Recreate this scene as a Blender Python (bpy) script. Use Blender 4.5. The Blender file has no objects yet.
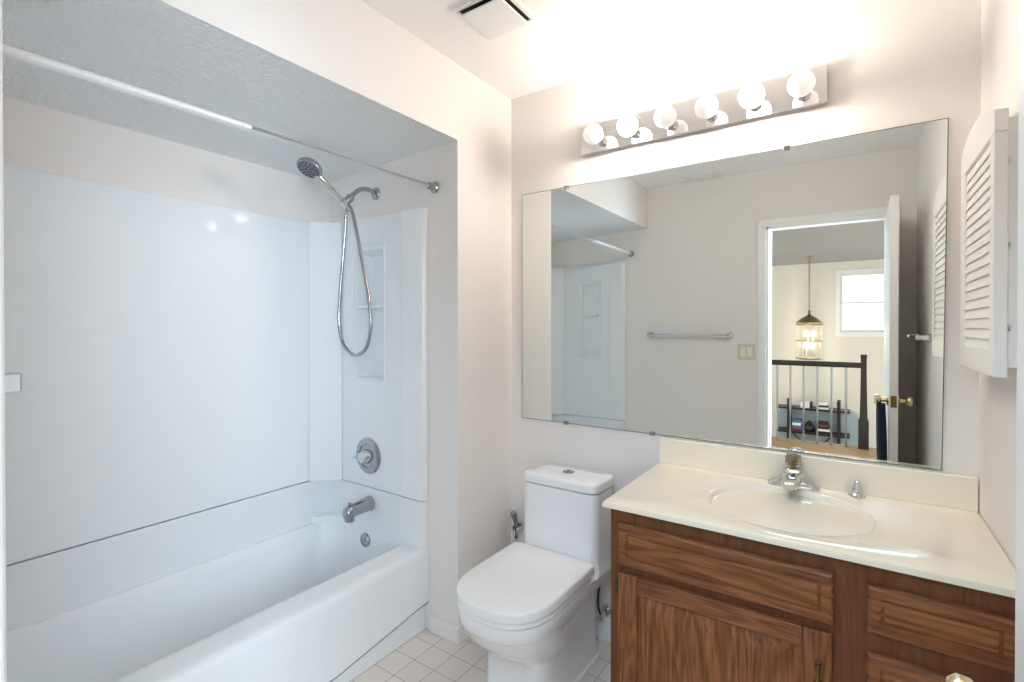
import bpy, bmesh, math, random
from mathutils import Vector, Matrix
random.seed(7)
S = bpy.context.scene
COL = S.collection
PI = math.pi

# ------------------------------------------------------------------ camera, world, lights, exposure
cam = bpy.data.objects.new('camera', bpy.data.cameras.new('camera'))
COL.objects.link(cam)
cam.location = (1.381, -1.9873, 1.337)
cam.rotation_euler = (math.radians(90 - 0.3712), 0, math.radians(34.718))
cam.data.sensor_width = 36.0
cam.data.lens = 497.69 * 36.0 / 1024
cam.data.shift_y = -(341 - 330.29) / 1024
cam.data.clip_start = 0.01
S.camera = cam
S.view_settings.view_transform = 'Standard'
S.view_settings.look = 'None'
S.view_settings.gamma = 1.0
S.view_settings.use_curve_mapping = False
S.view_settings.exposure = 0.15
S.cycles.max_bounces = 14
S.cycles.diffuse_bounces = 8
S.cycles.glossy_bounces = 6
S.cycles.transmission_bounces = 8
S.cycles.sample_clamp_indirect = 6.0
S.cycles.caustics_reflective = False
S.cycles.caustics_refractive = False

W = bpy.data.worlds.new('sky'); S.world = W; W.use_nodes = True
wb = W.node_tree.nodes['Background']
wb.inputs[0].default_value = (0.97, 0.96, 0.95, 1)
wb.inputs[1].default_value = 2.0

def area(name, loc, rot, sx, sy, power, color):
    d = bpy.data.lights.new(name, 'AREA'); d.shape = 'RECTANGLE'; d.size = sx; d.size_y = sy
    d.energy = power; d.color = color
    o = bpy.data.objects.new(name, d); COL.objects.link(o); o.location = loc; o.rotation_euler = rot
    return o
# cool fill added on the landing just outside the doorway, no fixture
L = area('landing_fill', (1.15, -2.75, 2.36), (math.radians(52), 0, math.radians(12)), 1.2, 0.34, 25, (0.52, 0.77, 1.0))
L.data.spread = math.radians(120)
# cool side fill added to brighten the tub alcove, no window there
D = area('landing_side_fill', (2.9, -2.75, 1.62), (math.radians(90), 0, math.radians(70)), 1.1, 1.35, 75, (0.67, 0.845, 1.0))
D.data.spread = math.radians(110)
BULB = 135.0          # lit vanity bulbs
LANTERN = 42.0

# ------------------------------------------------------------------ materials
def nodes_of(m):
    return m.node_tree.nodes, m.node_tree.links
def mat(name, col, rough=0.5, metal=0.0, bump=0.0, bscale=200.0, bdist=0.004, coat=0.0, var=0.0, vscale=3.0, **kw):
    m = bpy.data.materials.new(name); m.use_nodes = True
    n, l = nodes_of(m); b = n['Principled BSDF']
    b.inputs['Base Color'].default_value = (*col, 1); b.inputs['Roughness'].default_value = rough
    b.inputs['Metallic'].default_value = metal; b.inputs['Coat Weight'].default_value = coat
    b.inputs['Coat Roughness'].default_value = 0.06
    for k, v in kw.items(): b.inputs[k.replace('_', ' ')].default_value = v
    tc = n.new('ShaderNodeTexCoord')
    if var > 0:
        t = n.new('ShaderNodeTexNoise'); t.inputs['Scale'].default_value = vscale; t.inputs['Detail'].default_value = 4
        l.new(tc.outputs['Object'], t.inputs['Vector'])
        mx = n.new('ShaderNodeMix'); mx.data_type = 'RGBA'
        mx.inputs['A'].default_value = (*[c * (1 - var) for c in col], 1); mx.inputs['B'].default_value = (*[min(1, c * (1 + var)) for c in col], 1)
        l.new(t.outputs['Fac'], mx.inputs['Factor']); l.new(mx.outputs['Result'], b.inputs['Base Color'])
    if bump > 0:
        t = n.new('ShaderNodeTexNoise'); t.inputs['Scale'].default_value = bscale; t.inputs['Detail'].default_value = 3
        l.new(tc.outputs['Object'], t.inputs['Vector'])
        bp = n.new('ShaderNodeBump'); bp.inputs['Strength'].default_value = bump; bp.inputs['Distance'].default_value = bdist
        l.new(t.outputs['Fac'], bp.inputs['Height']); l.new(bp.outputs['Normal'], b.inputs['Normal'])
    return m
def emit(name, col, strength, base=(0.9, 0.9, 0.9)):
    m = mat(name, base, 0.3)
    b = m.node_tree.nodes['Principled BSDF']
    b.inputs['Emission Color'].default_value = (*col, 1); b.inputs['Emission Strength'].default_value = strength
    return m
def wood(name, axis, dark=(0.075, 0.024, 0.008), mid=(0.195, 0.069, 0.023), light=(0.335, 0.142, 0.053), seed=0.0):
    m = bpy.data.materials.new(name); m.use_nodes = True
    n, l = nodes_of(m); b = n['Principled BSDF']; b.inputs['Roughness'].default_value = 0.5
    b.inputs['Specular IOR Level'].default_value = 0.35
    tc = n.new('ShaderNodeTexCoord'); mp = n.new('ShaderNodeMapping')
    sc = {'x': (0.6, 6, 6), 'y': (6, 0.6, 6), 'z': (6, 6, 0.6)}[axis]
    mp.inputs['Scale'].default_value = sc; mp.inputs['Location'].default_value = (seed, seed * 1.7, seed * 0.6)
    l.new(tc.outputs['Object'], mp.inputs['Vector'])
    n1 = n.new('ShaderNodeTexNoise'); n1.inputs['Scale'].default_value = 1.6; n1.inputs['Detail'].default_value = 2; n1.inputs['Distortion'].default_value = 0.6
    l.new(mp.outputs['Vector'], n1.inputs['Vector'])
    mu = n.new('ShaderNodeMath'); mu.operation = 'MULTIPLY'; mu.inputs[1].default_value = 26.0; l.new(n1.outputs['Fac'], mu.inputs[0])
    sn = n.new('ShaderNodeMath'); sn.operation = 'PINGPONG'; sn.inputs[1].default_value = 1.0; l.new(mu.outputs[0], sn.inputs[0])
    mp2 = n.new('ShaderNodeMapping'); mp2.inputs['Scale'].default_value = tuple(8 * (v if v > 1 else v * 0.6) for v in sc)
    l.new(tc.outputs['Object'], mp2.inputs['Vector'])
    n2 = n.new('ShaderNodeTexNoise'); n2.inputs['Scale'].default_value = 3.0; n2.inputs['Detail'].default_value = 5
    l.new(mp2.outputs['Vector'], n2.inputs['Vector'])
    ad = n.new('ShaderNodeMix'); ad.data_type = 'FLOAT'; ad.inputs['Factor'].default_value = 0.76
    l.new(sn.outputs[0], ad.inputs['A']); l.new(n2.outputs['Fac'], ad.inputs['B'])
    cr = n.new('ShaderNodeValToRGB'); e = cr.color_ramp.elements
    e[0].position = 0.22; e[0].color = (*dark, 1); e[1].position = 0.8; e[1].color = (*light, 1)
    k = e.new(0.47); k.color = (*mid, 1)
    l.new(ad.outputs['Result'], cr.inputs['Fac']); l.new(cr.outputs['Color'], b.inputs['Base Color'])
    bp = n.new('ShaderNodeBump'); bp.inputs['Strength'].default_value = 0.15; bp.inputs['Distance'].default_value = 0.002
    l.new(n2.outputs['Fac'], bp.inputs['Height']); l.new(bp.outputs['Normal'], b.inputs['Normal'])
    return m
def tile_mat():
    m = bpy.data.materials.new('floor_tile'); m.use_nodes = True
    n, l = nodes_of(m); b = n['Principled BSDF']; b.inputs['Roughness'].default_value = 0.35
    tc = n.new('ShaderNodeTexCoord'); mp = n.new('ShaderNodeMapping'); mp.inputs['Location'].default_value = (0.074 + 0.0015, 0.573 + 0.0015, 0)
    l.new(tc.outputs['Object'], mp.inputs['Vector'])
    br = n.new('ShaderNodeTexBrick'); br.offset = 0.0; br.squash = 1.0
    for k, v in (('Scale', 1.0), ('Brick Width', 0.108), ('Row Height', 0.108), ('Mortar Size', 0.0016), ('Mortar Smooth', 0.3), ('Bias', 0.0)):
        br.inputs[k].default_value = v
    br.inputs['Color1'].default_value = (0.72, 0.66, 0.61, 1); br.inputs['Color2'].default_value = (0.78, 0.73, 0.68, 1)
    br.inputs['Mortar'].default_value = (0.30, 0.27, 0.26, 1)
    l.new(mp.outputs['Vector'], br.inputs['Vector'])
    l.new(br.outputs['Color'], b.inputs['Base Color'])
    bp = n.new('ShaderNodeBump'); bp.inputs['Strength'].default_value = 0.4; bp.inputs['Distance'].default_value = 0.002; bp.invert = True
    l.new(br.outputs['Fac'], bp.inputs['Height']); l.new(bp.outputs['Normal'], b.inputs['Normal'])
    return m

M = {}
M['wall'] = mat('wall_paint', (0.83, 0.80, 0.775), 0.75, bump=0.06, bscale=350)
M['ceiling'] = mat('ceiling_paint', (0.92, 0.91, 0.90), 0.85, bump=0.15, bscale=160)
M['soffit'] = mat('textured_soffit_paint', (0.87, 0.885, 0.89), 0.8, bump=1.0, bscale=75, bdist=0.012)
M['trim'] = mat('white_trim_paint', (0.86, 0.86, 0.85), 0.4)
M['tile'] = tile_mat()
M['acrylic'] = mat('white_acrylic', (0.81, 0.84, 0.86), 0.42, coat=0.06, var=0.01)
M['gloss_acrylic'] = mat('glossy_white_acrylic', (0.83, 0.855, 0.87), 0.16, coat=0.6)
M['seam_shade'] = mat('painted_seam_shade', (0.20, 0.22, 0.24), 0.8)
M['porcelain'] = mat('white_porcelain', (0.88, 0.885, 0.90), 0.12, coat=0.6, var=0.005)
M['seat'] = mat('white_seat_plastic', (0.88, 0.88, 0.885), 0.25, var=0.005)
M['chrome'] = mat('chrome', (0.70, 0.71, 0.73), 0.09, 1.0)
M['dchrome'] = mat('dull_chrome', (0.42, 0.43, 0.45), 0.18, 1.0, var=0.1, vscale=40)
M['rod'] = mat('brushed_rod_metal', (0.86, 0.87, 0.89), 0.38, 0.25, var=0.05, vscale=60)
M['mirror'] = mat('mirror_silver', (0.89, 0.935, 0.915), 0.0, 1.0)
M['mirror_edge'] = mat('mirror_edge_glass', (0.10, 0.13, 0.12), 0.2)
M['fixture'] = mat('mirrored_chrome_plate', (0.86, 0.84, 0.82), 0.04, 1.0)
M['marble'] = mat('cream_cultured_marble', (0.88, 0.805, 0.67), 0.16, coat=0.5, var=0.03, vscale=5)
M['bowl'] = mat('cream_sink_bowl', (0.85, 0.81, 0.71), 0.14, coat=0.5, var=0.02, vscale=5)
M['oak_h'] = wood('oak_grain_horizontal', 'x')
M['oak_h2'] = wood('oak_grain_drawer', 'x', seed=3.3)
M['oak_v'] = wood('oak_grain_vertical', 'z', seed=1.3)
M['oak_p'] = wood('oak_grain_panel', 'z', seed=5.1)
M['oak_f'] = wood('oak_face_frame', 'z', dark=(0.085, 0.029, 0.011), mid=(0.14, 0.047, 0.016), light=(0.185, 0.068, 0.025), seed=8.0)
M['brass'] = mat('polished_brass', (0.80, 0.66, 0.40), 0.18, 1.0)
M['abrass'] = mat('antique_brass', (0.20, 0.125, 0.055), 0.3, 1.0, var=0.2, vscale=60)
M['black'] = mat('black_metal', (0.02, 0.02, 0.022), 0.4)
M['dark'] = mat('dark_void', (0.015, 0.015, 0.017), 0.8)
M['shutter'] = mat('white_shutter_paint', (0.86, 0.85, 0.82), 0.35)
M['ivory'] = mat('ivory_plastic', (0.70, 0.66, 0.52), 0.35)
M['glass'] = mat('clear_acrylic', (0.95, 0.95, 0.95), 0.03, Transmission_Weight=1.0, IOR=1.45)
M['bulb_off'] = emit('frosted_bulb_glow', (1, 0.93, 0.86), 0.35, (0.95, 0.93, 0.90))  # unlit globes, given a faint glow to look bright white
M['bulb_on'] = emit('lit_bulb', (1.0, 0.885, 0.785), BULB)
M['navy'] = mat('navy_denim', (0.018, 0.025, 0.055), 0.9, bump=0.2, bscale=400)
M['dwood'] = mat('dark_brown_wood', (0.018, 0.011, 0.009), 0.4, var=0.2, vscale=20)
M['steel'] = mat('grey_baluster_metal', (0.42, 0.42, 0.42), 0.4, 0.6)
M['hallwall'] = mat('landing_wall_paint', (0.80, 0.75, 0.66), 0.8)
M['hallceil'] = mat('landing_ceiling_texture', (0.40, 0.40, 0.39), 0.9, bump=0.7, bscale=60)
M['planks'] = wood('landing_floor_wood', 'x', dark=(0.20, 0.11, 0.05), mid=(0.42, 0.26, 0.13), light=(0.55, 0.37, 0.21), seed=2.0)
M['carpet'] = mat('lower_floor_carpet', (0.45, 0.42, 0.38), 0.95, bump=0.5, bscale=500)
M['sofa'] = mat('pale_blue_grey_fabric', (0.42, 0.50, 0.53), 0.9, bump=0.2, bscale=300)
M['paper'] = mat('white_card', (0.85, 0.84, 0.80), 0.7)
M['blue'] = mat('blue_cover', (0.06, 0.17, 0.38), 0.5)
M['redb'] = mat('dark_red_cover', (0.16, 0.04, 0.04), 0.5)
M['nozzle'] = mat('grey_spray_face', (0.20, 0.21, 0.23), 0.35, 0.5)
M['lantern_glass'] = mat('lantern_glass', (0.98, 0.95, 0.88), 0.25, Transmission_Weight=1.0, IOR=1.2)
M['candle'] = emit('lantern_flame_bulb', (1, 0.83, 0.62), LANTERN * 8)
M['agedbrass'] = mat('aged_brass', (0.30, 0.235, 0.14), 0.3, 1.0)

# ------------------------------------------------------------------ builders
WLOC = {}
def thing(name, label, cat, loc, group=None):
    o = bpy.data.objects.new(name, None); COL.objects.link(o); o.empty_display_size = 0.05
    o.location = loc; o['label'] = label; o['category'] = cat
    if group: o['group'] = group
    WLOC[o.name] = Vector(loc)
    return o
def tag(o, label, cat, group=None):
    o['label'] = label; o['category'] = cat
    if group: o['group'] = group
    return o
def obj(name, bm, m, parent=None, smooth=None, bevel=0.0, seg=2, sub=0, solid=0.0, label=None, origin=None):
    """links one bmesh (in world coordinates) as one mesh object, under parent when given"""
    bmesh.ops.recalc_face_normals(bm, faces=bm.faces[:])
    base = WLOC[parent.name] if parent else Vector(origin) if origin else Vector((0, 0, 0))
    if base.length: bmesh.ops.translate(bm, verts=bm.verts[:], vec=-base)
    me = bpy.data.meshes.new(name); bm.to_mesh(me); bm.free()
    for x in (m if isinstance(m, (list, tuple)) else [m]): me.materials.append(x)
    o = bpy.data.objects.new(name, me); COL.objects.link(o)
    if smooth is not None:
        for p in me.polygons: p.use_smooth = True
        if smooth < 180:
            me.set_sharp_from_angle(angle=math.radians(smooth))
    if parent: o.parent = parent
    elif origin: o.location = origin
    WLOC[o.name] = base
    if solid:
        md = o.modifiers.new('solid', 'SOLIDIFY'); md.thickness = solid; md.offset = 0
    if bevel:
        md = o.modifiers.new('bevel', 'BEVEL'); md.width = bevel; md.segments = seg; md.limit_method = 'ANGLE'; md.angle_limit = math.radians(40)
        for p in me.polygons: p.use_smooth = True
        me.set_sharp_from_angle(angle=math.radians(50)) if smooth is None else None
        md.harden_normals = True
    if sub:
        md = o.modifiers.new('sub', 'SUBSURF'); md.levels = sub; md.render_levels = sub
    if label: o['label'] = label
    return o
def struct(name, bm, m, **k):
    o = obj(name, bm, m, **k)
    if not k.get('parent'): o['kind'] = 'structure'
    return o
def NB(): return bmesh.new()
def box(bm, x0, x1, y0, y1, z0, z1, mi=0):
    v = [bm.verts.new((x, y, z)) for z in (z0, z1) for x, y in ((x0, y0), (x1, y0), (x1, y1), (x0, y1))]
    fs = [(0, 3, 2, 1), (4, 5, 6, 7), (0, 1, 5, 4), (1, 2, 6, 5), (2, 3, 7, 6), (3, 0, 4, 7)]
    for f in fs:
        fc = bm.faces.new([v[i] for i in f]); fc.material_index = mi
    return bm
def boxb(*a, **k): return box(NB(), *a, **k)
def frame_of(d):
    d = Vector(d).normalized(); up = Vector((0, 0, 1)) if abs(d.z) < 0.95 else Vector((1, 0, 0))
    a = d.cross(up).normalized(); return a, a.cross(d).normalized(), d
def ring(bm, c, a, b, r, n=24, rb=None):
    rb = r if rb is None else rb
    return [bm.verts.new(Vector(c) + a * (math.cos(2 * PI * i / n) * r) + b * (math.sin(2 * PI * i / n) * rb)) for i in range(n)]
def bridge(bm, r0, r1, mi=0):
    n = len(r0)
    for i in range(n):
        f = bm.faces.new((r0[i], r0[(i + 1) % n], r1[(i + 1) % n], r1[i])); f.material_index = mi
def lathe(bm, o, d, prof, n=28, mi=0, caps=True):
    """prof: (distance along d, radius)"""
    a, b, d = frame_of(d); o = Vector(o); prev = None; first = None
    for t, r in prof:
        rg = ring(bm, o + d * t, a, b, max(r, 1e-4), n)
        if prev: bridge(bm, prev, rg, mi)
        else: first = rg
        prev = rg
    if caps:
        f = bm.faces.new(first[::-1]); f.material_index = mi; f = bm.faces.new(prev); f.material_index = mi
    return bm
def tube(bm, pts, r, n=12, mi=0, rads=None):
    pts = [Vector(p) for p in pts]; prev = None; first = None; ref = None
    for i, p in enumerate(pts):
        t = (pts[min(i + 1, len(pts) - 1)] - pts[max(i - 1, 0)]).normalized()
        if ref is None: a, b, _ = frame_of(t)
        else:
            a = (ref - t * ref.dot(t)).normalized(); b = t.cross(a)
        ref = a
        rg = ring(bm, p, a, b, rads[i] if rads else r, n)
        if prev: bridge(bm, prev, rg, mi)
        else: first = rg
        prev = rg
    bm.faces.new(first[::-1]).material_index = mi; bm.faces.new(prev).material_index = mi
    return bm
def spline(pts, k=8):
    P = [Vector(p) for p in pts]; P = [P[0] * 2 - P[1]] + P + [P[-1] * 2 - P[-2]]; out = []
    for i in range(1, len(P) - 2):
        for j in range(k):
            t = j / k; a, b, c, d = P[i - 1:i + 3]
            out.append(0.5 * (2 * b + (c - a) * t + (2 * a - 5 * b + 4 * c - d) * t * t + (3 * b - a - 3 * c + d) * t ** 3))
    out.append(P[-2]); return out
def loft(bm, rings, cap0=True, cap1=True, mi=0):
    vs = [[bm.verts.new(p) for p in r] for r in rings]
    for a, b in zip(vs, vs[1:]): bridge(bm, a, b, mi)
    if cap0: bm.faces.new(vs[0][::-1])
    if cap1: bm.faces.new(vs[-1])
    return vs
def prism(bm, poly, axis, a, b, mi=0):
    """poly in the two other axes' order, extruded along axis from a to b"""
    def pt(p, t): return {'x': (t, p[0], p[1]), 'y': (p[0], t, p[1]), 'z': (p[0], p[1], t)}[axis]
    r0 = [bm.verts.new(pt(p, a)) for p in poly]; r1 = [bm.verts.new(pt(p, b)) for p in poly]
    bridge(bm, r0, r1, mi); bm.faces.new(r0[::-1]).material_index = mi; bm.faces.new(r1).material_index = mi
    return bm
def rrect(x0, x1, y0, y1, r, k=6):
    out = []
    for cx, cy, a0 in ((x1 - r, y1 - r, 0), (x0 + r, y1 - r, 90), (x0 + r, y0 + r, 180), (x1 - r, y0 + r, 270)):
        for i in range(k + 1):
            a = math.radians(a0 + 90 * i / k); out.append((cx + r * math.cos(a), cy + r * math.sin(a)))
    return out
def sphere(bm, c, r, sz=1.0, mi=0):
    n0 = len(bm.faces)
    bmesh.ops.create_uvsphere(bm, u_segments=24, v_segments=16, radius=r, matrix=Matrix.Translation(c) @ Matrix.Diagonal((1, 1, sz, 1)))
    bm.faces.ensure_lookup_table()
    for f in bm.faces[n0:]: f.material_index = mi
    return bm

# ------------------------------------------------------------------ dimensions
H = 2.44; WX = 1.6775; CY = -0.395; DY = -1.906; DO = -1.995; LX = -0.88
OX0, OX1, OZ = 0.858, 1.545, 2.035      # doorway
HY = -7.84; EDGE = -4.83               # far landing wall, landing edge

# ------------------------------------------------------------------ room shell
struct('floor', boxb(-1.0, 1.80, DO, 0.12, -0.12, 0.0), M['tile'])
struct('ceiling', boxb(-1.0, 1.80, DO, 0.12, H, H + 0.1), M['ceiling'])
struct('wall_back', boxb(0.0, 1.80, 0.0, 0.12, 0, H), M['wall'])
b = NB()      # plumbing wall with a pocket for the shower niche
box(b, -1.0, -0.637, CY, 0.12, 0, H); box(b, -0.424, 0.0, CY, 0.12, 0, H); box(b, -0.637, -0.424, CY, 0.12, 0, 1.089); box(b, -0.637, -0.424, CY, 0.12, 1.716, H); box(b, -0.637, -0.424, CY + 0.075, 0.12, 1.089, 1.716)
struct('wall_left', b, M['wall'])
struct('wall_tub', boxb(-1.0, LX, DY, CY, 0, H), M['wall'])
struct('wall_right', boxb(WX, 1.80, DY, 0.0, 0, H), M['wall'])
b = NB(); box(b, -1.0, OX0, DO, DY, 0, H); box(b, OX0, OX1, DO, DY, OZ, H); box(b, OX1, 1.80, DO, DY, 0, H)
struct('wall_front', b, M['wall'])
b = NB(); prism(b, [(0.0, 2.123), (0.0, H), (LX, H), (LX, 2.082), (LX + 0.06, 2.092)], 'y', DY, CY)
b.faces.ensure_lookup_table()
for f in b.faces:
    c = f.calc_center_median()
    f.normal_update()
    f.material_index = 1 if (abs(f.normal.x) > 0.9) else 0
struct('ceiling_soffit', b, [M['soffit'], M['wall']])
# baseboards
def baseboard(name, bm): struct(name, bm, M['trim'], bevel=0.004)
baseboard('baseboard_left', boxb(-0.155, 0.0, CY - 0.012, CY, 0, 0.075))
baseboard('baseboard_side', boxb(0.0, 0.012, CY - 0.012, 0.0, 0, 0.075))
baseboard('baseboard_back', boxb(0.012, 0.735, -0.012, 0.0, 0, 0.085))
# door casing and jamb
b = NB()
prof = [(0.0, 0.0), (0.0, 0.005), (0.004, 0.0075), (0.016, 0.0085), (0.022, 0.012), (0.044, 0.015), (0.051, 0.015), (0.055, 0.011), (0.055, 0.0)]
def casing(bm, y, s):
    prism(bm, [(OX0 - t, y + s * h) for t, h in prof], 'z', 0, OZ + 0.055)
    prism(bm, [(OX1 + t, y + s * h) for t, h in prof], 'z', 0, OZ + 0.055)
    prism(bm, [(y + s * h, OZ + t) for t, h in prof], 'x', OX0 - 0.055, OX1 + 0.055)
casing(b, DY, 1); casing(b, DO, -1)
struct('trim_1', b, M['trim'])
b = NB(); box(b, OX0, OX0 + 0.014, DO, DY, 0, OZ); box(b, OX1 - 0.004, OX1, DO, DY, 0, OZ); box(b, OX0, OX1, DO, DY, OZ - 0.014, OZ)
box(b, OX0 + 0.014, OX0 + 0.024, DY - 0.085, DY - 0.045, 0, OZ - 0.014)
struct('trim_2', b, M['trim'])

# open door leaf, knobs both sides
dth = 0.037; dx0 = 1.520; dy0, dy1 = DY - 0.005, -1.25
door = obj('door_1', boxb(dx0, dx0 + dth, dy0, dy1, 0.012, 2.015), M['trim'], bevel=0.002); door['kind'] = 'structure'
kz, ky = 0.952, dy1 - 0.062
for s, x in ((-1, dx0), (1, dx0 + dth)):
    b = NB(); lathe(b, (x, ky, kz), (s, 0, 0), [(-0.001, 0.031), (0.004, 0.031), (0.008, 0.024), (0.010, 0.012), (0.030, 0.011), (0.034, 0.019), (0.042, 0.027), (0.053, 0.028), (0.061, 0.022), (0.064, 0.010)])
    obj('door_knob', b, M['brass'], door, smooth=50)
obj('latch_plate', boxb(dx0 + 0.006, dx0 + dth - 0.006, dy1 - 0.001, dy1 + 0.0015, kz - 0.03, kz + 0.03), M['abrass'], door)

# ------------------------------------------------------------------ bathtub
TZ = 0.57; PX, PY0, PY1 = -0.85, -1.876, -0.425    # inner faces of the surround
RX0, RX1, RZ = -0.295, -0.169, 0.362
b = NB()
# long wall flange, end wall flanges, from the top edge down to the narrow ledge and into the basin
N = 10
def rrect4(x0, x1, y0, y1, rb, rf, k=N):
    out = []
    for cx, cy, a0, r in ((x1 - rf, y1 - rf, 0, rf), (x0 + rb, y1 - rb, 90, rb), (x0 + rb, y0 + rb, 180, rb), (x1 - rf, y0 + rf, 270, rf)):
        for i in range(k + 1):
            a = math.radians(a0 + 90 * i / k); out.append((cx + r * math.cos(a), cy + r * math.sin(a)))
    return out
def tubring(x0, x1, y0, y1, rb, rf, z): return [(x, y, z) for x, y in rrect4(x0, x1, y0, y1, rb, rf)]
rings = [tubring(PX + 0.020, RX0 + 0.006, PY0 + 0.012, PY1 - 0.004, 0.11, 0.03, RZ),
         tubring(PX + 0.028, RX0 - 0.004, PY0 + 0.018, PY1 - 0.006, 0.11, 0.03, RZ - 0.008),
         tubring(PX + 0.034, RX0 - 0.010, PY0 + 0.026, PY1 - 0.008, 0.11, 0.035, RZ - 0.04),
         tubring(PX + 0.055, RX0 - 0.028, PY0 + 0.11, PY1 - 0.022, 0.11, 0.05, 0.16),
         tubring(PX + 0.075, RX0 - 0.050, PY0 + 0.20, PY1 - 0.05, 0.11, 0.08, 0.085),
         tubring(PX + 0.13, RX0 - 0.10, PY0 + 0.27, PY1 - 0.12, 0.10, 0.09, 0.062)]
vs = loft(b, rings, cap0=False, cap1=True)
# deck around the basin: outer rounded loop on the ledge/rim
inner = vs[0]
out = []
for p in rings[0]:
    x, y, z = p
    out.append(p)
outer = [bm_v for bm_v in []]
def proj_out(p):
    cx, cy = (PX + RX0) / 2, (PY0 + PY1) / 2; hx, hy = (RX0 + 0.02 - PX) / 2, (PY1 - PY0) / 2
    cx = PX + hx
    dx, dy = p[0] - cx, p[1] - cy
    s = max(abs(dx) / hx, abs(dy) / hy); return (cx + dx / s, cy + dy / s, RZ)
ov = [b.verts.new(proj_out(p)) for p in rings[0]]
bridge(b, ov, inner)
# walls of the tub unit above the ledge (long side and both ends)
box(b, LX + 0.001, PX, DY + 0.001, CY - 0.001, 0.30, TZ)
box(b, PX, RX0 - 0.011, PY1, CY - 0.001, 0.30, TZ)
box(b, PX, RX0, DY + 0.001, PY0, 0.30, TZ)
# corner ledges that stop short of the surround and leave an open recess above them
for yw, s_ in ((PY1, -1), (PY0, 1)):
    prism(b, [(PX, yw), (PX, yw + s_ * 0.100), (-0.742, yw)], 'z', RZ - 0.02, 0.392)
# front rim and apron, extruded along the tub with a rolled edge
pr = [(RX0 + 0.01, RZ - 0.02), (RX0 + 0.012, RZ), (RX1 - 0.040, RZ + 0.003), (RX1 - 0.018, RZ + 0.001), (RX1 - 0.006, RZ - 0.006), (RX1, RZ - 0.020), (RX1 - 0.001, RZ - 0.034), (RX1 - 0.006, 0.20), (RX1 - 0.030, 0.15), (RX1 - 0.030, 0.02), (RX0 + 0.05, 0.02)]
prism(b, pr, 'y', DY + 0.001, CY - 0.001)
# front end columns rising from the rim up to the seam
def column(bm, z0, z1, yw, s, proud=0.0):
    """rounded front post of an end wall; yw wall plane, s=-1 towards the room"""
    x0, x1 = RX0 - 0.008, -0.172
    t = 0.031 + proud; pts = [(x0, yw), (x0, yw + s * t)]
    for i in range(9):
        a = math.radians(90 - 90 * i / 8); pts.append((x1 - 0.040 + 0.040 * math.cos(a), yw + s * (t - 0.024 + 0.024 * math.sin(a))))
    pts.append((x1, yw)); prism(bm, pts, 'z', z0, z1)
column(b, RZ - 0.05, TZ, CY - 0.001, -1, 0.002); column(b, RZ - 0.05, TZ, DY + 0.001, 1, 0.002)
# toe panel below the arched apron line
tp = []
def arch(y):
    t = (y - DY) / (CY - DY); d = min(t, 1 - t) * (CY - DY)
    return 0.125 - 0.006 * min(1, d / 0.07) - 0.055 * max(0, min(1, (d - 0.07) / 0.40))
ys = [DY + 0.001 + (CY - DY - 0.002) * i / 60 for i in range(61)]
lo = [(y, 0.022) for y in ys]; hi = [(y, arch(y)) for y in ys][::-1]
tub = thing('bathtub', 'white alcove bathtub with tall back walls and a plain front apron', 'bathtub', (-0.5, -1.14, 0.0))
obj('tub_shell', b, M['acrylic'], tub, smooth=35)
b = NB(); r0 = [b.verts.new((RX1 - 0.0005, y, arch(y))) for y in ys]; r1 = [b.verts.new((RX1 - 0.004, y, arch(y) - 0.0025)) for y in ys]
apr = NB()
# apron skin: proud of the toe panel above the arched line
for i in range(60):
    q = [(ys[i], arch(ys[i])), (ys[i + 1], arch(ys[i + 1])), (ys[i + 1], RZ - 0.03), (ys[i], RZ - 0.03)]
    apr.faces.new([apr.verts.new((RX1 - 0.001, y, z)) for y, z in q])
    apr.faces.new([apr.verts.new(p) for p in ((RX1 - 0.001, q[0][0], q[0][1]), (RX1 - 0.022, q[0][0], q[0][1] ), (RX1 - 0.022, q[1][0], q[1][1]), (RX1 - 0.001, q[1][0], q[1][1]))])
bmesh.ops.remove_doubles(apr, verts=apr.verts[:], dist=1e-5)
b.free()
obj('apron_panel', apr, M['acrylic'], tub, smooth=40)
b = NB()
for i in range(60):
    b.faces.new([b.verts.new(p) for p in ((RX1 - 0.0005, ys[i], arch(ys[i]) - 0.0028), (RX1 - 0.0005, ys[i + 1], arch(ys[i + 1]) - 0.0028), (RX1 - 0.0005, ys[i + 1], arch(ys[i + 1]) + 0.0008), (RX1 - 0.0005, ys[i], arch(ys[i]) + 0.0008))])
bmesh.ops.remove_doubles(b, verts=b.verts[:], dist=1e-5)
obj('seam_shade_strip', b, M['seam_shade'], tub, solid=0.002, label='dark grey strip painted as shade along the apron seam')  # thin dark strip standing in for the shade in the apron seam
obj('toe_panel', boxb(RX1 - 0.032, RX1 - 0.020, DY + 0.001, CY - 0.001, 0.0, 0.16), M['acrylic'], tub)
b = NB(); lathe(b, (-0.548, PY1 - 0.0085, 0.318), (0, -1, 0), [(-0.006, 0.034), (0.004, 0.034), (0.009, 0.030), (0.010, 0.020), (0.007, 0.019), (0.007, 0.006), (0.010, 0.005)])
obj('overflow_plate', b, M['dchrome'], tub, smooth=40, label='round chrome overflow plate')

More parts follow.
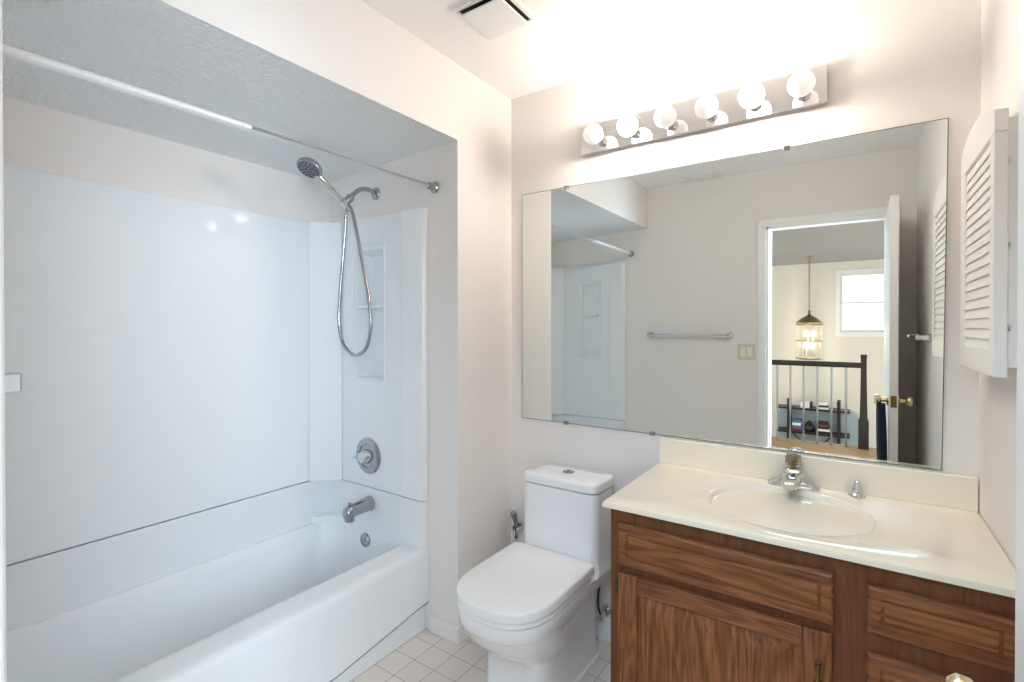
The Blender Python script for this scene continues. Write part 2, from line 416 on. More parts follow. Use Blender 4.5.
# ------------------------------------------------------------------ tub surround
sur = thing('tub_surround', 'tall white wall surround above the bathtub with moulded shelves', 'tub surround', (-0.85, -1.14, TZ))
SZ0, SZ1 = TZ + 0.004, 1.856
g = 0.002
obj('back_panel', boxb(LX + g, PX, DY + g, CY - g, SZ0, SZ1), M['acrylic'], sur, bevel=0.005)
def end_panel(yw, s, nx0, nx1, deep):
    """end wall panel with a recessed niche and one ledge; yw wall plane, s into the room"""
    b = NB(); yi = yw + s * 0.030; yb = yw - s * deep
    x0, x1 = PX, RX0 - 0.0115; z0, z1 = 1.09, 1.715
    xs = [x0, nx0, nx1, x1]; zs = [SZ0, z0, z1, SZ1]
    for i in range(3):
        for j in range(3):
            if i == 1 and j == 1: continue
            b.faces.new([b.verts.new(p) for p in ((xs[i], yi, zs[j]), (xs[i + 1], yi, zs[j]), (xs[i + 1], yi, zs[j + 1]), (xs[i], yi, zs[j + 1]))])
    lo = [(nx0, z0), (nx1, z0), (nx1, z1), (nx0, z1)]; li = [(nx0 + 0.018, z0 + 0.004), (nx1 - 0.012, z0 + 0.004), (nx1 - 0.012, z1 - 0.03), (nx0 + 0.018, z1 - 0.03)]
    ro = [b.verts.new((x, yi, z)) for x, z in lo]; rm = [b.verts.new((x + 0.4 * (X - x), yi - s * 0.005, z + 0.4 * (Z - z))) for (x, z), (X, Z) in zip(lo, li)]; ri = [b.verts.new((x, yb, z)) for x, z in li]
    bridge(b, ro, rm); bridge(b, rm, ri); b.faces.new(ri)
    for (xa, xb, za, zb) in ((x0, x1, SZ1, SZ1),):
        b.faces.new([b.verts.new(p) for p in ((x0, yi, SZ1), (x1, yi, SZ1), (x1, yw + s * g, SZ1), (x0, yw + s * g, SZ1))])
    b.faces.new([b.verts.new(p) for p in ((x0, yi, SZ0), (x1, yi, SZ0), (x1, yw + s * g, SZ0), (x0, yw + s * g, SZ0))])
    bmesh.ops.remove_doubles(b, verts=b.verts[:], dist=1e-5)
    o = obj('end_panel', b, M['acrylic'], sur)
    b = NB(); fw = 0.016; ya_, yb_ = sorted((yi - s * 0.001, yi + s * 0.009))
    box(b, nx0 - fw, nx0, ya_, yb_, z0, z1 + fw); box(b, nx1, nx1 + fw, ya_, yb_, z0, z1 + fw); box(b, nx0, nx1, ya_, yb_, z1, z1 + fw)
    obj('niche_frame', b, M['acrylic'], o, bevel=0.006, seg=3)
    b = NB(); box(b, nx0 + 0.02, nx1 - 0.013, *sorted((yb - s * 0.0, yi - s * 0.001)), 1.428, 1.442)
    obj('niche_ledge', b, M['acrylic'], o, bevel=0.004)
    # moulded sill below the niche
    b = NB(); prism(b, [(yi - s * 0.002, 1.072), (yi + s * 0.006, 1.080), (yi + s * 0.008, 1.090), (yi - s * 0.002, 1.096)], 'x', nx0 - 0.012, nx1 + 0.016)
    obj('niche_sill', b, M['acrylic'], o, smooth=40)
    b = NB(); column(b, SZ0, SZ1 + 0.003, yw + s * g, s)
    obj('end_post', b, M['gloss_acrylic'], sur, smooth=40)
end_panel(CY, -1, -0.636, -0.425, 0.055)
end_panel(DY, 1, -0.575, -0.400, -0.0025)
# diagonal corner panels
for yw, s in ((PY1, -1), (PY0, 1)):
    b = NB(); prism(b, [(PX + 0.003, yw + s * 0.003), (PX + 0.003, yw + s * 0.108), (PX + 0.006, yw + s * 0.108), (-0.734, yw + s * 0.006), (-0.734, yw + s * 0.003)], 'z', SZ0, SZ1)
    obj('corner_panel', b, M['acrylic'], sur)

# ------------------------------------------------------------------ shower fittings
ST = PY1    # face of the shower wall panel
rod = thing('shower_curtain_rod', 'long straight shower curtain rod spanning the tub alcove', 'curtain rod', (-0.128, -1.14, 1.94))
b = NB(); tube(b, [(-0.128, CY - 0.02, 1.943), (-0.128, -1.2, 1.938), (-0.128, DY + 0.02, 1.932)], 0.0125, 20)
obj('rod', b, M['rod'], rod, smooth=60)
for y, s, z in ((CY, -1, 1.943), (DY, 1, 1.932)):
    b = NB(); lathe(b, (-0.128, y + s * 0.0005, z), (0, s, 0), [(0, 0.024), (0.008, 0.024), (0.012, 0.020), (0.016, 0.016), (0.045, 0.0155), (0.047, 0.013)])
    obj('rod_flange', b, M['dchrome'], rod, smooth=40)

arm = thing('shower_outlet_pipe', 'curved chrome shower outlet pipe out of the wall above the surround', 'shower arm', (-0.515, CY, 1.975))
b = NB(); lathe(b, (-0.515, CY - 0.0005, 1.975), (0, -1, 0), [(0, 0.030), (0.004, 0.029), (0.010, 0.022), (0.013, 0.012)])
obj('wall_flange', b, M['dchrome'], arm, smooth=40)
AP = [(-0.515, CY - 0.004, 1.975), (-0.515, -0.44, 1.985), (-0.515, -0.485, 1.976), (-0.515, -0.525, 1.945), (-0.515, -0.548, 1.920)]
b = NB(); tube(b, spline(AP), 0.0105, 14); obj('pipe', b, M['dchrome'], arm, smooth=60)
hd = Vector((0, -0.15, 0.098)).normalized()
b = NB(); lathe(b, (-0.515, -0.536, 1.933), (0, -0.022, -0.028), [(0, 0.013), (0.006, 0.018), (0.02, 0.019), (0.024, 0.016), (0.045, 0.014), (0.05, 0.008)])
obj('diverter', b, M['dchrome'], arm, smooth=50)
hc = Vector((-0.515, -0.575, 1.895))
b = NB(); lathe(b, hc - hd * 0.012, hd, [(0, 0.015), (0.002, 0.018), (0.028, 0.019), (0.03, 0.016)])
obj('hand_shower_cradle', b, M['chrome'], arm, smooth=50)
hs = thing('hand_shower', 'chrome hand shower resting in its cradle with a looping metal hose', 'hand shower', tuple(hc))
b = NB(); lathe(b, hc - hd * 0.035, hd, [(0, 0.008), (0.006, 0.0115), (0.05, 0.0125), (0.10, 0.0125), (0.15, 0.0135), (0.19, 0.017), (0.205, 0.014)])
obj('handle', b, M['chrome'], hs, smooth=50)
fn = Vector((0.12, -0.50, -0.86)).normalized()      # spray face direction
hcn = hc + hd * 0.205
hback = hcn - fn * 0.016
b = NB(); lathe(b, hback, fn, [(-0.012, 0.012), (-0.009, 0.028), (0.0, 0.045), (0.010, 0.052), (0.020, 0.054), (0.026, 0.051)])
head = obj('spray_head', b, M['dchrome'], hs, smooth=50)
b = NB(); lathe(b, hback + fn * 0.0255, fn, [(0, 0.047), (0.0025, 0.046)])
face = obj('spray_face', b, M['nozzle'], head, smooth=40)
b = NB(); a_, b_, _ = frame_of(fn)
for rr, cnt in ((0.012, 5), (0.025, 9), (0.038, 14)):
    for i in range(cnt):
        an = 2 * PI * i / cnt + rr * 40
        lathe(b, hback + fn * 0.0275 + a_ * (rr * math.cos(an)) + b_ * (rr * math.sin(an)), fn, [(0, 0.0042), (0.003, 0.003)], n=10)
obj('nozzles', b, M['black'], head, smooth=40)
hp = [tuple(hc - hd * 0.03), (-0.52, -0.560, 1.85), (-0.532, -0.56, 1.75), (-0.546, -0.56, 1.643), (-0.566, -0.56, 1.50), (-0.575, -0.56, 1.369), (-0.548, -0.56, 1.265), (-0.468, -0.56, 1.212), (-0.386, -0.56, 1.245),
      (-0.354, -0.56, 1.346), (-0.364, -0.56, 1.44), (-0.387, -0.56, 1.543), (-0.437, -0.56, 1.723), (-0.478, -0.56, 1.85), (-0.505, -0.565, 1.892)]
pth = spline(hp, 14)
b = NB(); tube(b, pth, 0.0075, 12, rads=[0.0075 + 0.0006 * (i % 2) for i in range(len(pth))])
obj('hose', b, M['dchrome'], hs, smooth=30)

valve = thing('shower_valve', 'round chrome shower valve plate with a lever on the tub end wall', 'valve', (-0.535, ST, 0.722))
b = NB(); lathe(b, (-0.535, ST - 0.0005, 0.722), (0, -1, 0), [(0, 0.086), (0.005, 0.085), (0.011, 0.076), (0.012, 0.058), (0.008, 0.054), (0.010, 0.045), (0.010, 0.036)], n=40)
obj('escutcheon', b, M['dchrome'], valve, smooth=40)
b = NB(); lathe(b, (-0.535, ST - 0.009, 0.722), (0, -1, 0), [(0, 0.036), (0.012, 0.032), (0.030, 0.028), (0.036, 0.024), (0.038, 0.006)])
tube(b, [(-0.535, ST - 0.030, 0.722), (-0.575, ST - 0.036, 0.716), (-0.600, ST - 0.036, 0.712)], 0.008, 12, rads=[0.012, 0.009, 0.007])
obj('lever_handle', b, M['chrome'], valve, smooth=40)
spout = thing('tub_spout', 'chrome tub spout with a diverter knob below the shower valve', 'tub spout', (-0.535, ST, 0.497))
b = NB()
sx, sz = -0.525, 0.497
secs = []
for t, rx, rz, dz in ((0.0005, 0.036, 0.036, 0), (0.008, 0.035, 0.035, 0), (0.016, 0.031, 0.033, 0), (0.08, 0.029, 0.031, -0.003), (0.118, 0.027, 0.030, -0.006), (0.138, 0.024, 0.027, -0.009), (0.146, 0.014, 0.016, -0.011)):
    secs.append([(sx + rx * math.cos(2 * PI * i / 24), ST - t, sz + dz + rz * math.sin(2 * PI * i / 24)) for i in range(24)])
loft(b, secs)
lathe(b, (sx, ST - 0.117, sz - 0.015), (0, 0, -1), [(0, 0.024), (0.032, 0.022), (0.036, 0.017)])
obj('spout_body', b, M['dchrome'], spout, smooth=50)
b = NB(); lathe(b, (sx, ST - 0.118, sz + 0.014), (0, 0, 1), [(0, 0.004), (0.012, 0.004), (0.014, 0.008), (0.020, 0.008), (0.022, 0.004)])
obj('diverter_knob', b, M['dchrome'], spout, smooth=50)

# ------------------------------------------------------------------ toilet
TX = 0.382
def dsec(w, yr, yf, z, rr=0.03, n=20, e=2.5, wr=None):
    """D outline: square-ish rear at yr, rounded front at yf"""
    out = []; L = min(w * 1.15, (yr - yf) * 0.6)
    yc = yf + L
    for i in range(n + 1):
        a = PI * i / n
        c, s_ = math.cos(a), math.sin(a)
        px = w * (abs(c) ** (2 / e)) * (1 if c >= 0 else -1); py = L * (abs(s_) ** (2 / e))
        out.append((TX + px, yc - py, z))
    k = 5
    for i in range(k + 1):
        a = math.radians(180 - 90 * i / k); out.append((TX - (wr or w) + rr + rr * math.cos(a), yr - rr + rr * math.sin(a), z))
    for i in range(k + 1):
        a = math.radians(90 - 90 * i / k); out.append((TX + (wr or w) - rr + rr * math.cos(a), yr - rr + rr * math.sin(a), z))
    return out
toi = thing('toilet', 'white one-piece toilet with closed lid beside the oak vanity', 'toilet', (TX, -0.4, 0))
b = NB()
loft(b, [dsec(0.145, -0.105, -0.570, 0.0, e=5), dsec(0.145, -0.105, -0.570, 0.006, e=5), dsec(0.136, -0.110, -0.560, 0.012, e=5), dsec(0.133, -0.110, -0.556, 0.08, e=5, wr=0.129), dsec(0.133, -0.110, -0.556, 0.165, e=5, wr=0.127),
         dsec(0.140, -0.110, -0.575, 0.182, e=3.4, wr=0.127), dsec(0.155, -0.110, -0.622, 0.212, e=2.7, wr=0.127), dsec(0.167, -0.110, -0.668, 0.250, wr=0.128), dsec(0.175, -0.105, -0.700, 0.290, wr=0.136), dsec(0.179, -0.085, -0.716, 0.322, wr=0.158),
         dsec(0.1795, -0.06, -0.719, 0.326), dsec(0.183, -0.055, -0.726, 0.331), dsec(0.184, -0.052, -0.729, 0.368), dsec(0.182, -0.052, -0.726, 0.377), dsec(0.165, -0.06, -0.70, 0.379)])
obj('bowl_and_skirt', b, M['porcelain'], toi, smooth=50)
def slab(bm, w, yr, yf, z0, z1, r=0.006, top=0.0):
    loft(bm, [dsec(w - r, yr - r, yf + r, z0), dsec(w, yr, yf, z0 + r * 0.6), dsec(w, yr, yf, z1 - r), dsec(w - r * 0.35, yr - r * 0.35, yf + r * 0.35, z1 - r * 0.3), dsec(w - r, yr - r, yf + r, z1), dsec(w * 0.5, (yr * 0.75 + yf * 0.25), (yr * 0.25 + yf * 0.75), z1 + top)])
b = NB(); slab(b, 0.183, -0.262, -0.731, 0.379, 0.397); obj('seat', b, M['seat'], toi, smooth=50)
b = NB(); slab(b, 0.186, -0.245, -0.736, 0.399, 0.434, 0.007, 0.001); obj('lid', b, M['seat'], toi, smooth=50)
KX = 0.387
def tk(x0, x1, y0, y1, r, z): return [(x, y, z) for x, y in rrect(x0, x1, y0, y1, r, 7)]
b = NB()
loft(b, [tk(KX - 0.184, KX + 0.184, -0.285, -0.045, 0.05, 0.372), tk(KX - 0.181, KX + 0.181, -0.268, -0.045, 0.05, 0.382), tk(KX - 0.177, KX + 0.177, -0.248, -0.045, 0.045, 0.396), tk(KX - 0.173, KX + 0.173, -0.238, -0.045, 0.04, 0.42),
         tk(KX - 0.173, KX + 0.173, -0.236, -0.043, 0.04, 0.684)])
obj('tank', b, M['porcelain'], toi, smooth=50)
b = NB(); x0, x1, y0, y1 = KX - 0.1755, KX + 0.1755, -0.239, -0.040
loft(b, [tk(x0 + 0.004, x1 - 0.004, y0 + 0.004, y1 - 0.004, 0.04, 0.688), tk(x0, x1, y0, y1, 0.042, 0.691), tk(x0, x1, y0, y1, 0.042, 0.714), tk(x0 + 0.001, x1 - 0.001, y0 + 0.001, y1 - 0.001, 0.042, 0.7225), tk(x0 + 0.006, x1 - 0.006, y0 + 0.006, y1 - 0.006, 0.038, 0.7270), tk(x0 + 0.06, x1 - 0.06, y0 + 0.06, y1 - 0.06, 0.02, 0.728)])
tl = obj('tank_lid', b, M['porcelain'], toi, smooth=50)
b = NB(); lathe(b, (KX, -0.135, 0.727), (0, 0, 1), [(0, 0.025), (0.0035, 0.0245), (0.005, 0.022), (0.0045, 0.020)], n=32)
box(b, KX - 0.001, KX + 0.001, -0.153, -0.117, 0.7315, 0.733)
obj('flush_button', b, M['dchrome'], tl, smooth=40, label='round chrome dual flush button')

sup = thing('supply_hose', 'dark flexible water hose curving down behind the toilet by the vanity', 'hose', (0.50, -0.03, 0.1))
b = NB(); tube(b, spline([(0.535, -0.070, 0.37), (0.526, -0.073, 0.325), (0.508, -0.075, 0.28), (0.497, -0.075, 0.235), (0.495, -0.075, 0.17), (0.50, -0.064, 0.13)]), 0.005, 10); obj('hose', b, M['black'], sup, smooth=60)
b = NB(); lathe(b, (0.50, -0.0005, 0.12), (0, -1, 0), [(0, 0.024), (0.004, 0.022), (0.006, 0.008), (0.055, 0.008), (0.058, 0.013), (0.072, 0.013)]); obj('stop_valve', b, M['chrome'], sup, smooth=40)

bid = thing('bidet_sprayer', 'small chrome bidet sprayer hung on the wall left of the toilet tank', 'bidet sprayer', (0.055, -0.03, 0.36))
b = NB(); box(b, 0.040, 0.070, -0.018, -0.0005, 0.365, 0.40); box(b, 0.038, 0.046, -0.055, -0.016, 0.370, 0.392); box(b, 0.066, 0.074, -0.055, -0.016, 0.370, 0.392); obj('bracket', b, M['chrome'], bid, bevel=0.002)
b = NB(); tube(b, [(0.056, -0.040, 0.335), (0.056, -0.040, 0.39), (0.056, -0.044, 0.42), (0.054, -0.056, 0.450), (0.052, -0.062, 0.464)], 0.011, 16, rads=[0.008, 0.009, 0.012, 0.016, 0.014]); obj('spray_handle', b, M['dchrome'], bid, smooth=50)
b = NB(); tube(b, spline([(0.056, -0.040, 0.335), (0.056, -0.040, 0.25), (0.09, -0.04, 0.15), (0.16, -0.035, 0.13), (0.24, -0.03, 0.2), (0.27, -0.03, 0.30)]), 0.0055, 10); obj('hose', b, M['paper'], bid, smooth=60)

# ------------------------------------------------------------------ vanity
VX0, VX1, VY = 0.748, 1.672, -0.53
van = thing('vanity_cabinet', 'brown oak vanity cabinet under the cream sink top', 'cabinet', ((VX0 + VX1) / 2, -0.27, 0))
b = NB(); box(b, VX0, VX1, VY, VY + 0.02, 0.09, 0.7775); box(b, VX0, VX0 + 0.018, VY + 0.02, -0.016, 0.0, 0.7775); box(b, VX1 - 0.018, VX1, VY + 0.02, -0.016, 0.0, 0.7775)
box(b, VX0 + 0.018, VX1 - 0.018, VY + 0.02, -0.016, 0.09, 0.108); box(b, VX0 + 0.018, VX1 - 0.018, -0.024, -0.016, 0.108, 0.7775); box(b, VX0 + 0.018, VX1 - 0.018, VY + 0.06, VY + 0.075, 0.0, 0.09)
obj('carcass', b, M['oak_f'], van, bevel=0.002)
def raised(x0, x1, z0, z1, y, steps):
    """nested rectangles stepping out (-Y) from plane y"""
    b = NB(); prev = None
    for ins, d in steps:
        r = [b.verts.new((x, y - d, z)) for x, z in ((x0 + ins, z0 + ins), (x1 - ins, z0 + ins), (x1 - ins, z1 - ins), (x0 + ins, z1 - ins))]
        if prev: bridge(b, prev, r)
        else: b.faces.new(r[::-1])
        prev = r
    b.faces.new(prev); return b
DS = [(0, 0.0003), (0, 0.010), (0.003, 0.015), (0.008, 0.018), (0.026, 0.0185), (0.0285, 0.0145), (0.031, 0.0145), (0.034, 0.018), (0.040, 0.019)]
obj('sink_front', raised(0.779, 1.337, 0.605, 0.733, VY, DS), M['oak_h2'], van)
o = obj('drawer', raised(1.403, 1.663, 0.613, 0.728, VY, DS), M['oak_h'], van)
o = obj('drawer', raised(1.403, 1.663, 0.400, 0.566, VY, DS), M['oak_h2'], van)
o = obj('drawer', raised(1.403, 1.663, 0.140, 0.352, VY, DS), M['oak_h'], van)
# door: stiles, rails and raised panel
X0, X1, Z0, Z1 = 0.779, 1.334, 0.13, 0.584; sw = 0.062
b = NB()
box(b, X0, X0 + sw, VY - 0.019, VY - 0.0005, Z0, Z1, 0); box(b, X1 - sw, X1, VY - 0.019, VY - 0.0005, Z0, Z1, 0)
box(b, X0 + sw, X1 - sw, VY - 0.019, VY - 0.0005, Z1 - 0.052, Z1, 1); box(b, X0 + sw, X1 - sw, VY - 0.019, VY - 0.0005, Z0, Z0 + 0.055, 1)
dr = obj('cabinet_door', b, [M['oak_v'], M['oak_h']], van, bevel=0.004, seg=2)
obj('door_panel', raised(X0 + sw - 0.002, X1 - sw + 0.002, Z0 + 0.053, Z1 - 0.050, VY, [(0, 0.001), (0, 0.009), (0.008, 0.009), (0.034, 0.0155), (0.040, 0.0165)]), M['oak_p'], dr)
for z in (0.536, 0.19):
    b = NB(); lathe(b, (X0 - 0.006, VY - 0.004, z - 0.024), (0, 0, 1), [(0, 0.003), (0.002, 0.005), (0.046, 0.005), (0.048, 0.003)], n=14)
    obj('hinge', b, M['black'], dr, smooth=40)
b = NB(); px, py = 1.306, VY - 0.042
lathe(b, (px, py, 0.405), (0, 0, 1), [(0, 0.002), (0.004, 0.006), (0.010, 0.006), (0.014, 0.0035), (0.022, 0.0055), (0.030, 0.0035), (0.040, 0.007), (0.055, 0.008), (0.070, 0.007), (0.080, 0.0035), (0.088, 0.0055), (0.096, 0.0035), (0.100, 0.006), (0.106, 0.006), (0.110, 0.002)], n=16)
for z in (0.416, 0.504):
    lathe(b, (px, VY - 0.018, z), (0, -1, 0), [(0, 0.009), (0.003, 0.008), (0.005, 0.004), (0.025, 0.004)], n=14)
obj('door_pull', b, M['abrass'], dr, smooth=40, label='turned brass door pull')

# countertop with integral oval bowl
top = thing('sink_countertop', 'cream sink countertop with an oval bowl and backsplash', 'countertop', (1.2, -0.28, 0.765))
CX0, CX1, CFY, CZ = 0.731, WX - 0.002, -0.556, 0.795
ex, ey, ea, eb = 1.208, -0.282, 0.220, 0.204
b = NB(); n = 96
def ell(k, z, dy=0.0): return [(ex + ea * k * math.cos(2 * PI * i / n), ey + dy + eb * k * math.sin(2 * PI * i / n), z) for i in range(n)]
def rect_pt(i, ins=0.0):
    x0, x1, y0, y1 = CX0 + ins, CX1 - ins * 0, CFY + ins, -0.001
    c, s_ = math.cos(2 * PI * i / n) * ea, math.sin(2 * PI * i / n) * eb
    t = min(((x1 - ex) if c > 0 else (x0 - ex)) / c if abs(c) > 1e-9 else 1e9, ((y1 - ey) if s_ > 0 else (y0 - ey)) / s_ if abs(s_) > 1e-9 else 1e9)
    return (ex + c * t, ey + s_ * t)
# snap the nearest samples to the corners so the outline stays a true rectangle
pts_o = [rect_pt(i) for i in range(n)]
for cx_, cy_ in ((CX0, CFY), (CX1, CFY), (CX1, -0.001), (CX0, -0.001)):
    j = min(range(n), key=lambda q: (pts_o[q][0] - cx_) ** 2 + (pts_o[q][1] - cy_) ** 2); pts_o[j] = (cx_, cy_)
def insd(p, d): return (min(max(p[0], CX0 + d), CX1 - d * 0.2), max(p[1], CFY + d))
ro = [b.verts.new((*p, CZ - 0.017)) for p in pts_o]; r1 = [b.verts.new((*p, CZ - 0.006)) for p in pts_o]
r2 = [b.verts.new((*insd(p, 0.0018), CZ - 0.0018)) for p in pts_o]; r3 = [b.verts.new((*insd(p, 0.006), CZ)) for p in pts_o]
b.faces.new(ro[::-1]); bridge(b, ro, r1); bridge(b, r1, r2); bridge(b, r2, r3)
prev = r3
for k, z in ((1.015, CZ), (1.0, CZ - 0.0015), (0.985, CZ - 0.006), (0.960, CZ - 0.016), (0.925, CZ - 0.031), (0.86, CZ - 0.055), (0.75, CZ - 0.082), (0.58, CZ - 0.108), (0.36, CZ - 0.124), (0.12, CZ - 0.131)):
    r = [b.verts.new(p) for p in ell(k, z)]; bridge(b, prev, r, 1 if z < CZ - 0.004 else 0); prev = r
f = b.faces.new(prev); f.material_index = 1
obj('counter_slab', b, [M['marble'], M['bowl']], top, smooth=40)
obj('backsplash', boxb(CX0 + 0.002, CX1, -0.020, -0.001, CZ - 0.001, 0.896), M['marble'], top, bevel=0.005, seg=3)
b = NB(); lathe(b, (ex, ey, CZ - 0.1315), (0, 0, 1), [(0, 0.022), (0.002, 0.022), (0.003, 0.016), (0.001, 0.014)]); obj('drain', b, M['chrome'], top, smooth=40)

fau = thing('faucet', 'chrome centerset faucet with a clear round knob behind the sink bowl', 'faucet', (1.205, -0.055, CZ))
fx, fy = 1.205, -0.052
b = NB()
def fsec(hx, hy, z, r): return [(x, y, z) for x, y in rrect(fx - hx, fx + hx, fy - hy, fy + hy, r, 6)]
loft(b, [fsec(0.078, 0.026, CZ + 0.0003, 0.024), fsec(0.078, 0.026, CZ + 0.008, 0.024), fsec(0.070, 0.024, CZ + 0.014, 0.020), fsec(0.050, 0.023, CZ + 0.022, 0.016), fsec(0.036, 0.022, CZ + 0.040, 0.014), fsec(0.026, 0.020, CZ + 0.057, 0.012), fsec(0.017, 0.017, CZ + 0.062, 0.012)])
obj('base', b, M['chrome'], fau, smooth=40)
b = NB()
secs = []
for t, hw, zt, zb in ((0.0, 0.027, 0.054, 0.014), (0.04, 0.026, 0.052, 0.020), (0.08, 0.0235, 0.048, 0.021), (0.102, 0.021, 0.043, 0.018), (0.110, 0.016, 0.038, 0.020)):
    secs.append([(fx + x, fy - 0.012 - t, CZ + z) for x, z in rrect(-hw, hw, zb, zt, 0.0075, 4)])
loft(b, secs)
obj('spout', b, M['chrome'], fau, smooth=40)
b = NB(); lathe(b, (fx, fy, CZ + 0.061), (0, 0, 1), [(0, 0.009), (0.012, 0.009), (0.013, 0.006), (0.03, 0.006)]); obj('knob_stem', b, M['abrass'], fau, smooth=40)
b = NB()
prevr = None
prof = [(0.070, 0.016), (0.075, 0.022), (0.088, 0.027), (0.100, 0.026), (0.110, 0.020), (0.114, 0.010)]
for z, r in prof:
    rg = [b.verts.new((fx + r * (1 + 0.05 * (i % 2)) * math.cos(2 * PI * i / 24), fy + r * (1 + 0.05 * (i % 2)) * math.sin(2 * PI * i / 24), CZ + z)) for i in range(24)]
    if prevr: bridge(b, prevr, rg)
    else: b.faces.new(rg[::-1])
    prevr = rg
b.faces.new(prevr)
kn = obj('knob', b, M['glass'], fau, smooth=25, label='clear faceted knob')

sd = thing('soap_dispenser', 'small chrome fitting standing on the counter right of the faucet', 'dispenser', (1.383, -0.045, CZ))
b = NB(); lathe(b, (1.383, -0.045, CZ + 0.0003), (0, 0, 1), [(0, 0.024), (0.004, 0.023), (0.009, 0.015), (0.014, 0.012)]); obj('flange', b, M['chrome'], sd, smooth=40)
b = NB(); lathe(b, (1.383, -0.045, CZ + 0.013), (0, 0, 1), [(0, 0.013), (0.010, 0.012), (0.022, 0.009), (0.032, 0.007), (0.038, 0.004)]); tube(b, [(1.383, -0.045, CZ + 0.040), (1.383, -0.062, CZ + 0.038), (1.383, -0.072, CZ + 0.026)], 0.005, 10); obj('nozzle', b, M['chrome'], sd, smooth=40)

# ------------------------------------------------------------------ wall mirror
mir = thing('wall_mirror', 'large frameless wall mirror above the vanity and toilet', 'mirror', (0.83, 0, 0.9))
q = [(0.066, 0.9035), (1.5955, 0.9015), (1.606, 1.967), (0.066, 1.967)]
b = NB(); r0 = [b.verts.new((x, -0.0005, z)) for x, z in q]; r1 = [b.verts.new((x, -0.006, z)) for x, z in q]
qc = (0.83, 1.43); r2 = [b.verts.new((x + 0.0022 * (1 if x < qc[0] else -1), -0.006, z + 0.0024 * (1 if z < qc[1] else -1))) for x, z in q]
bridge(b, r0, r1, 1); bridge(b, r1, r2, 1); b.faces.new(r0[::-1]).material_index = 1; b.faces.new(r2).material_index = 0
obj('glass_plate', b, [M['mirror'], M['mirror_edge']], mir)
for x, z in ((0.305, 1.967), (1.177, 1.967), (0.305, 0.9035), (0.70, 0.9030)):
    zs = (z - 0.012, z + 0.005) if z > 1.5 else (z - 0.005, z + 0.010)
    obj('mirror_clip', boxb(x - 0.011, x + 0.011, -0.010, -0.0005, *zs), M['dchrome'], mir, bevel=0.002)

# ------------------------------------------------------------------ vanity light
FXZ = 2.085, 2.205
fix = thing('vanity_light', 'mirrored light bar with globe bulbs above the wall mirror', 'light fixture', (0.843, 0, 2.14))
obj('backplate', boxb(0.390, 1.297, -0.032, -0.0005, *FXZ), M['fixture'], fix, bevel=0.002)
bx = [0.487 + 0.1485 * i for i in range(6)]
for i, x in enumerate(bx):
    b = NB(); lathe(b, (x, -0.0325, 2.128), (0, -1, 0), [(0, 0.023), (0.004, 0.023), (0.006, 0.019), (0.030, 0.018), (0.032, 0.015)])
    obj('socket', b, M['chrome'], fix, smooth=40)
for i, x in enumerate(bx):
    b = NB(); c = (x, -0.112, 2.130)
    lathe(b, c, (0, -1, 0), [(-0.052, 0.014), (-0.044, 0.016), (-0.036, 0.021)] + [(0.040 * math.sin(math.radians(a)), 0.040 * math.cos(math.radians(a))) for a in range(-48, 90, 8)] + [(0.040, 0.001)], n=32)
    lit = i in (1, 4)
    lab = ['unlit white globe bulb at the toilet end of the light bar', 'glowing globe bulb second from the toilet end of the light bar', 'unlit globe bulb third from the toilet end, beside a glowing one',
           'unlit globe bulb fourth from the toilet end, beside a glowing one', 'glowing globe bulb second from the shutter end of the light bar', 'unlit white globe bulb at the shutter end of the light bar'][i]
    o = obj('globe_bulb', b, M['bulb_on'] if lit else M['bulb_off'], None, smooth=60, origin=c)
    tag(o, lab, 'light bulb', 'globe bulbs of the vanity light')

# ------------------------------------------------------------------ ceiling vent, register
ven = thing('exhaust_fan_grille', 'white square exhaust fan grille with raised panel on the ceiling', 'vent', (0.335, -0.575, H))
vx0, vx1, vy0, vy1 = 0.222, 0.440, -0.685, -0.470
b = NB(); box(b, vx0, vx1, vy0, vy0 + 0.018, H - 0.010, H - 0.0003); box(b, vx0, vx1, vy1 - 0.018, vy1, H - 0.010, H - 0.0003); box(b, vx0, vx0 + 0.018, vy0 + 0.018, vy1 - 0.018, H - 0.010, H - 0.0003); box(b, vx1 - 0.018, vx1, vy0 + 0.018, vy1 - 0.018, H - 0.010, H - 0.0003)
obj('frame', b, M['trim'], ven, bevel=0.003)
obj('dark_opening', boxb(vx0 + 0.018, vx1 - 0.018, vy0 + 0.018, vy1 - 0.018, H - 0.004, H - 0.0003), M['dark'], ven)
b = NB(); xa, xb, ya, yb = vx0 + 0.025, vx1 - 0.025, vy0 + 0.025, vy1 - 0.025
loft(b, [[(x, y, H - 0.004) for x, y in rrect(xa + 0.02, xb - 0.02, ya + 0.02, yb - 0.02, 0.004, 3)], [(x, y, H - 0.018) for x, y in rrect(xa, xb, ya, yb, 0.004, 3)], [(x, y, H - 0.022) for x, y in rrect(xa + 0.003, xb - 0.003, ya + 0.003, yb - 0.003, 0.004, 3)]])
obj('centre_panel', b, M['trim'], ven, smooth=30)
reg = thing('air_register', 'narrow white ceiling air register near the door wall', 'vent', (0.44, DY + 0.08, H))
b = NB(); box(b, 0.31, 0.57, DY + 0.02, DY + 0.035, H - 0.008, H - 0.0003); box(b, 0.31, 0.57, DY + 0.105, DY + 0.12, H - 0.008, H - 0.0003); box(b, 0.31, 0.325, DY + 0.035, DY + 0.105, H - 0.008, H - 0.0003); box(b, 0.555, 0.57, DY + 0.035, DY + 0.105, H - 0.008, H - 0.0003)
obj('frame', b, M['trim'], reg, bevel=0.002)
b = NB()
for i in range(5): box(b, 0.325, 0.555, DY + 0.042 + i * 0.0135, DY + 0.049 + i * 0.0135, H - 0.009, H - 0.003)
obj('louvers', b, M['trim'], reg)
